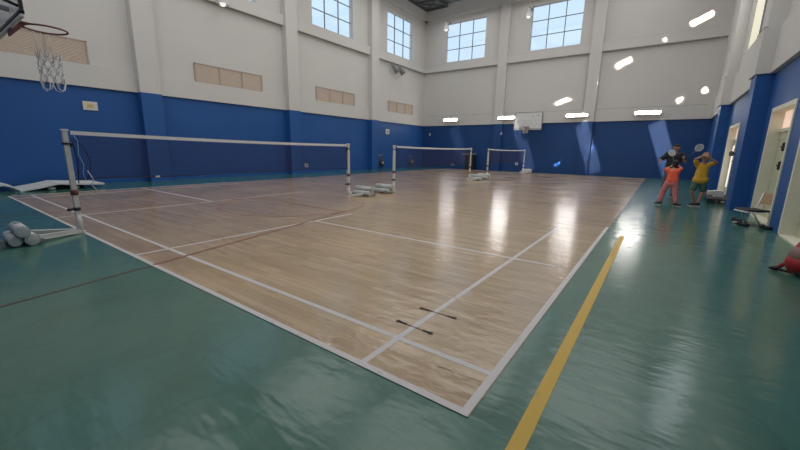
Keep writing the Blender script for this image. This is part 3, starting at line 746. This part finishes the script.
m = MB(); m.tube([(-.15, -.16, .03), (.02, -.23, .04), (.15, -.2, .05)], .02); m.build('bottom_trim', BLACK, t)

# ------------------------------------------------------------------ people
def hand(m, w, d, palm_n, s):
    """five-fingered relaxed hand at wrist w pointing along d, palm facing palm_n, s = hand length"""
    d = Vector(d).normalized(); n = Vector(palm_n); n = (n-d*n.dot(d)).normalized(); u = d.cross(n)
    w = Vector(w)
    for a in (-.16, 0, .16): m.cap(w+u*a*s*.6, w+d*s*.5+u*a*s, s*.11, s*.10)
    for i, (a, L) in enumerate(((-.24, .36), (-.08, .42), (.08, .46), (.24, .40))):
        b = w+d*s*.5+u*a*s; k = b+d*s*L*.5+n*s*.06; e = k+d*s*L*.38+n*s*.20
        m.cap(b, k, s*.058, s*.052); m.cap(k, e, s*.052, s*.042)
    b = w+d*s*.14+u*.26*s; k = b+d*s*.2+u*s*.18+n*s*.05; e = k+d*s*.2+u*s*.02+n*s*.12
    m.cap(b, k, s*.066, s*.06); m.cap(k, e, s*.06, s*.045)
def figure(label, loc, rz, J, hr, look, sc, hairlen, clothes, skin_r):
    """J: joints in metres in the person's own frame (x to their picture right, -y towards the camera).
    One continuous body; clothes and hair are children."""
    t = thing('person', label, 'person', loc, rz)
    V = {k: Vector(v) for k, v in J.items()}
    m = MB(); q = sc
    pel = (V['hl']+V['hr'])/2; ch = (V['sl']+V['sr'])/2
    m.cap(pel, pel.lerp(ch, .4), .095*q, .085*q); m.cap(pel.lerp(ch, .45), ch-Vector((0, 0, .05*q)), .09*q, .10*q)
    m.cap(V['hl'], V['hr'], .085*q); m.cap(V['sl'], V['sr'], .05*q); m.cap(V['sl'].lerp(V['sr'], .3)-Vector((0, 0, .08*q)), V['sl'].lerp(V['sr'], .7)-Vector((0, 0, .08*q)), .085*q)
    m.cap(ch, V['head']-Vector((0, 0, hr*.55)), .05*q, .045*q)
    for s in 'lr':
        m.cap(V['h'+s], V['k'+s], .078*q, .052*q); m.cap(V['k'+s], V['a'+s], .052*q, .034*q)
        m.ell(V['k'+s].lerp(V['a'+s], .3)+Vector((0, .015*q, 0)), (.045*q, .05*q, .10*q))
        m.cap(V['s'+s], V['e'+s], .045*q, .034*q); m.cap(V['e'+s], V['w'+s], .035*q, .024*q)
        f = V['f'+s]; m.cap(V['a'+s], V['a'+s]-Vector((0, 0, .02)), .035*q); m.cap(V['a'+s]-Vector((0, 0, .03*q)), V['a'+s]+f*.11*q-Vector((0, 0, .035*q)), .032*q, .028*q)
        hand(m, V['w'+s], V['w'+s]-V['e'+s], V['n'+s], .165*q)
    # head with face
    H = V['head']; L = Vector(look).normalized(); side = L.cross(Vector((0, 0, 1))).normalized(); up = side.cross(L)
    R = Matrix((side, -L, up)).transposed()
    P = lambda a, b, c: H+side*a*hr+L*b*hr+up*c*hr
    m.ell(P(0, -.04, .12), (hr*.74, hr*.86, hr*.90), R); m.ell(P(0, .18, -.38), (hr*.50, hr*.52, hr*.55), R)
    m.cap(P(0, .80, .05), P(0, .95, -.20), hr*.07, hr*.13)                         # nose
    m.cap(P(-.18, .62, -.48), P(.18, .62, -.48), hr*.10)                            # lips / chin mass
    m.ell(P(0, .52, -.80), (hr*.2, hr*.18, hr*.14), R)
    for sx in (-1, 1): m.ell(P(.76*sx, -.05, -.05), (hr*.09, hr*.17, hr*.24), R); m.cap(P(.14*sx, .80, .22), P(.46*sx, .70, .22), hr*.07)
    body = blob('body', m, SKIN, t, .009 if q > .8 else .008, 3)
    e = MB()
    for sx in (-1, 1): e.ell(P(.30*sx, .76, .06), (hr*.12, hr*.08, hr*.07), R)
    tag(e.build('eyes', HAIR, t), 'dark eyes'); e = MB(); e.cap(P(-.17, .72, -.46), P(.17, .72, -.46), hr*.05); e.build('mouth', LIPS, t)
    h = MB(); h.ell(P(0, -.16, .30), (hr*.80, hr*.86, hr*.80), R); h.ell(P(0, .45, .66), (hr*.66, hr*.48, hr*.34), R)
    if hairlen: h.ell(P(0, -.5, -.2), (hr*.62, hr*.5, hr*.8), R)
    blob('hair', h, HAIR, t, .010, 3)
    for nm, mat, caps in clothes:
        c = MB()
        for a, b, r1, r2 in caps:
            A = V[a] if isinstance(a, str) else a; B = V[b] if isinstance(b, str) else b
            c.cap(A, B, r1*q, r2*q)
        blob(nm, c, mat, t, .011, 3)
    for s in 'lr':
        f = V['f'+s]; an = V['a'+s]
        c = MB(); c.cap(an-Vector((0, 0, .030*q))-f*.035*q, an+f*.14*q-Vector((0, 0, .042*q)), .042*q, .034*q); c.cap(an-Vector((0, 0, .03*q)), an+Vector((0, 0, .005)), .042*q, .040*q)
        sh = blob('shoe', c, SHOE, t, .008, 2)
        c = MB(); c.obox(an-Vector((0, 0, .078*q))-f*.075*q, an-Vector((0, 0, .078*q))+f*.175*q, .075*q, .02*q, bev=.006); c.build('sole', SOLE, sh)
    return t, V
def racket(label, grip, head, face, size=.67):
    """grip: butt position, head: direction to the hoop; face: normal of the strings"""
    d = Vector(head).normalized(); n = Vector(face); n = (n-d*n.dot(d)).normalized(); u = d.cross(n); g = Vector(grip)
    t = thing('racket', label, 'racket', g)
    z = Vector((0, 0, 0))
    m = MB(); m.cyl(z, d*.16*size/.67, .015, .013, 10); m.build('handle', BLACK, t)
    m = MB(); m.cyl(d*.16*size/.67, d*.42*size/.67, .006, .005, 8); m.build('shaft', GREYM, t)
    c = d*(.42+.125)*size/.67; a, b = .125*size/.67, .105*size/.67
    m = MB(); m.tube([c+d*a*math.cos(k)+u*b*math.sin(k) for k in [2*PI*i/28 for i in range(28)]], .009, 6, True); m.build('head_frame', RACK, t)
    m = MB(); vs = [m.bm.verts.new(c+d*a*math.cos(k)+u*b*math.sin(k)) for k in [2*PI*i/28 for i in range(28)]]; m._f([m.bm.faces.new(vs)]); m.build('strings', STRINGS, t)
    return t
def v(*a): return Vector(a)
# child in the yellow shirt: one foot forward, both arms folded up in front of the face
J = dict(hl=(-.07, .02, .76), hr=(.07, -.02, .76), kl=(-.14, -.10, .42), kr=(.10, .0, .41), al=(-.02, .02, .085), ar=(.03, -.05, .085),
         sl=(-.13, .0, 1.17), sr=(.15, .0, 1.18), el=(-.19, -.13, 1.30), wl=(-.04, -.17, 1.40), er=(.27, -.10, 1.22), wr=(.12, -.18, 1.34),
         head=(.02, -.02, 1.36), fl=v(-.85, -.5, 0), fr=v(-.9, -.4, 0), nl=(0, .6, -.2), nr=(0, .6, -.2))
pel, ch = v(0, 0, .76), v(.01, 0, 1.17)
tors = [(v(-.03, 0, .78), v(.0, .0, 1.08), .135, .125), (v(.04, 0, .78), v(.03, 0, 1.08), .125, .125), (v(-.10, 0, 1.13), v(.12, 0, 1.14), .075, .075), (v(-.05, 0, .74), v(.06, 0, .74), .140, .140)]
figure('person in yellow T-shirt and green shorts with both arms raised to the face', (1.62, 11.38, 0), 0, J, .115, (-.6, -.8, -.05), .92, False,
       [('t_shirt', YELL, tors+[('sl', v(-.17, -.09, 1.25), .07, .062), ('sr', v(.23, -.06, 1.21), .07, .06)]),
        ('shorts', GREENS, [(v(-.05, 0, .74), v(.05, 0, .74), .118, .118), (v(-.07, .01, .70), v(-.125, -.07, .49), .10, .09), (v(.07, -.01, .70), v(.10, -.0, .48), .10, .09)])], 1)
# child in the coral top seen from behind, wide stance, racket raised
J = dict(hl=(-.07, 0, .64), hr=(.08, 0, .64), kl=(-.16, .02, .36), kr=(.12, -.02, .36), al=(-.20, -.02, .08), ar=(.17, -.07, .08),
         sl=(-.12, .03, 1.00), sr=(.13, .03, 1.00), el=(-.17, .22, 1.02), wl=(-.06, .38, 1.08), er=(.17, .2, 1.06), wr=(.06, .34, 1.14),
         head=(.03, .12, 1.15), fl=v(-.75, .2, 0), fr=v(.9, .1, 0), nl=(0, 0, -1), nr=(0, 0, -1))
figure('person in bright coral top and pink trousers seen from behind in a wide stance', (.98, 10.98, 0), 0, J, .108, (.05, 1, -.15), .85, True,
       [('top', CORAL, [(v(-.02, 0, .70), v(-.01, .03, .93), .125, .12), (v(.05, 0, .70), v(.03, .03, .93), .125, .12), (v(-.10, .03, .96), v(.11, .03, .96), .075, .075), ('sl', v(-.16, .14, 1.01), .065, .06), ('sr', v(.16, .13, 1.03), .065, .06)]),
        ('trousers', PINKP, [(v(-.05, 0, .62), v(.06, 0, .62), .12, .12), ('hl', 'kl', .10, .085), ('kl', v(-.195, -.015, .13), .085, .07), ('hr', 'kr', .10, .085), ('kr', v(.165, -.06, .13), .085, .07)])], 1)
racket('racket held up by the person in the coral top', (1.00, 11.33, 1.10), (-.12, .15, .40), (.3, -1, .3), .5)
# tall person in the dark T-shirt behind
J = dict(hl=(-.10, 0, .92), hr=(.10, 0, .92), kl=(-.14, -.06, .50), kr=(.13, -.03, .50), al=(-.16, .0, .09), ar=(.12, .06, .09),
         sl=(-.19, 0, 1.42), sr=(.19, 0, 1.42), el=(-.36, -.10, 1.22), wl=(-.36, -.32, 1.18), er=(.30, -.08, 1.18), wr=(.26, -.30, 1.28),
         head=(.02, -.03, 1.63), fl=v(-.4, -.9, 0), fr=v(.5, -.85, 0), nl=(.6, 0, .2), nr=(-.8, 0, .1))
figure('tall person in dark T-shirt and grey patterned trousers facing the camera', (1.00, 13.45, 0), 0, J, .118, (-.1, -1, -.05), 1.08, False,
       [('t_shirt', DARKT, [(v(-.06, 0, .98), v(-.06, 0, 1.32), .125, .13), (v(.06, 0, .98), v(.06, 0, 1.32), .125, .13), (v(-.15, 0, 1.38), v(.15, 0, 1.38), .085, .085), ('sl', v(-.31, -.06, 1.28), .075, .065), ('sr', v(.26, -.05, 1.26), .075, .065)]),
        ('trousers', GREYP, [(v(-.07, 0, .92), v(.07, 0, .92), .13, .13), ('hl', 'kl', .11, .085), ('kl', v(-.157, -.005, .15), .085, .065), ('hr', 'kr', .11, .085), ('kr', v(.12, .05, .15), .085, .065)])], 1)
racket('racket held upright by the tall person in dark T-shirt', (1.27, 13.12, 1.26), (.50, 0, .62), (.5, -1, .5), .60)

# ------------------------------------------------------------------ light
def area(name, loc, target, size, energy, col=(1, 1, 1), sy=None, spread=180):
    l = bpy.data.lights.new(name, 'AREA'); l.energy = energy; l.color = col; l.size = size
    if sy: l.shape = 'RECTANGLE'; l.size_y = sy
    l.spread = math.radians(spread)
    o = bpy.data.objects.new(name, l); COL.objects.link(o); o.location = loc
    d = Vector(target)-Vector(loc); o.rotation_euler = d.to_track_quat('-Z', 'Y').to_euler()
    return o
for x in (-12.5, -6.7, -1.0):  # added soft fill grid below the ceiling, no lamp fixtures there
    for y in (2.5, 9.5, 16.5, 22):
        area('high_bay_lamp', (x, y, 11.2), (x, y, 0), 4.6, 116 if y < 20 else 72, (1, .985, .96))
# daylight entering through the right-hand windows
for a, b in RW: area('window_daylight', (XR-.05, (a+b)/2, 7.7), (-12, (a+b)/2-1, 2.5), b-a-.4, 150, (.86, .93, 1.), 4.8)
# added broad fill behind the camera; the near wall has no openings
area('window_daylight', (-7, YN+.3, 7.6), (-8.5, 12, 1.5), 12, 255, (.90, .95, 1.), 5)
# low sun entering by the upper right windows: collimated beams that land on the far wall
def beam(tx, tz, w, h, tilt, e, dx=1., spread=1.2):
    src = Vector((2.2, 24.85-5.2, tz+1.1)) if tx < 1.5 else Vector((2.0, 24.85-6, tz+1.2))
    o = area('sun_beam', src, (tx, 24.6, tz), w, e*.35, (1., .90, .70), h, spread*.6)
    o.rotation_euler.rotate_axis('Z', tilt)
for a in ((1.45, 8.62, .95, .26, .42, 60), (-1.75, 6.8, .60, .28, .50, 34), (-4.85, 4.78, .55, .20, .45, 26), (-3.1, 5.72, .16, .16, 0, 6), (1.1, 4.50, .26, .20, .4, 9), (2.05, 4.95, .22, .24, .4, 9), (-.1, 7.73, .14, .14, 0, 4)):
    beam(*a)
def fleck(tx, tz, w, h, tilt, e):  # added mid-air beam that makes a pale blue glint on the wall
    o = area('sun_fleck', (tx+1.2, 20.5, tz+2.0), (tx, 24.85, tz), w, e*.2, (.6, .85, 1.), h, 1.2); o.rotation_euler.rotate_axis('Z', tilt)
fleck(-5.1, .62, .34, .2, .5, 7); fleck(-3.2, 1.66, .3, .14, .5, 5)
# added slanting beams imitating lens smear below the tube lamps
for x, e in ((-12.6, 1.5), (-7.5, 3), (-3.33, 6), (.66, 7.5)):
    o = area('wall_wash', (x-.3, 21.6, 3.0), (x, YF, 1.72), .80, e, (1., .92, .85), 3.0, 2.5); o.rotation_euler.rotate_axis('Z', math.radians(22))
w = bpy.data.worlds.new('sky'); SC.world = w; w.use_nodes = True
bg = w.node_tree.nodes['Background']; tcw = w.node_tree.nodes.new('ShaderNodeTexCoord'); sx = w.node_tree.nodes.new('ShaderNodeSeparateXYZ'); rp = w.node_tree.nodes.new('ShaderNodeValToRGB')
w.node_tree.links.new(tcw.outputs['Generated'], sx.inputs[0]); w.node_tree.links.new(sx.outputs[2], rp.inputs[0]); w.node_tree.links.new(rp.outputs[0], bg.inputs[0])
rp.color_ramp.elements[0].position = .0; rp.color_ramp.elements[0].color = (.72, .82, .93, 1); rp.color_ramp.elements[1].position = .6; rp.color_ramp.elements[1].color = (.48, .74, 1.0, 1)
bg.inputs[1].default_value = 1.1

# ------------------------------------------------------------------ camera
yaw, pit, rol = 2.1925047, -.2073979, .0181586
d = Vector((math.cos(yaw)*math.cos(pit), math.sin(yaw)*math.cos(pit), math.sin(pit)))
r = d.cross(Vector((0, 0, 1))).normalized(); u = r.cross(d)
r2 = r*math.cos(rol)+u*math.sin(rol); u2 = -r*math.sin(rol)+u*math.cos(rol)
cam = bpy.data.cameras.new('camera'); co = bpy.data.objects.new('camera', cam); COL.objects.link(co)
cam.sensor_width = 36; cam.lens = 357.861*36/800; cam.clip_start = .05; cam.clip_end = 200
M = Matrix((r2, u2, -d)).transposed().to_4x4(); M.translation = Vector((.6952, -1.6155, 1.4137)); co.matrix_world = M
SC.camera = co
SC.view_settings.view_transform = 'Standard'; SC.view_settings.look = 'None'; SC.view_settings.exposure = 0
SC.cycles.use_denoising = True
SC.cycles.max_bounces = 8; SC.cycles.diffuse_bounces = 5; SC.cycles.transparent_max_bounces = 16
SC.cycles.sample_clamp_indirect = 6
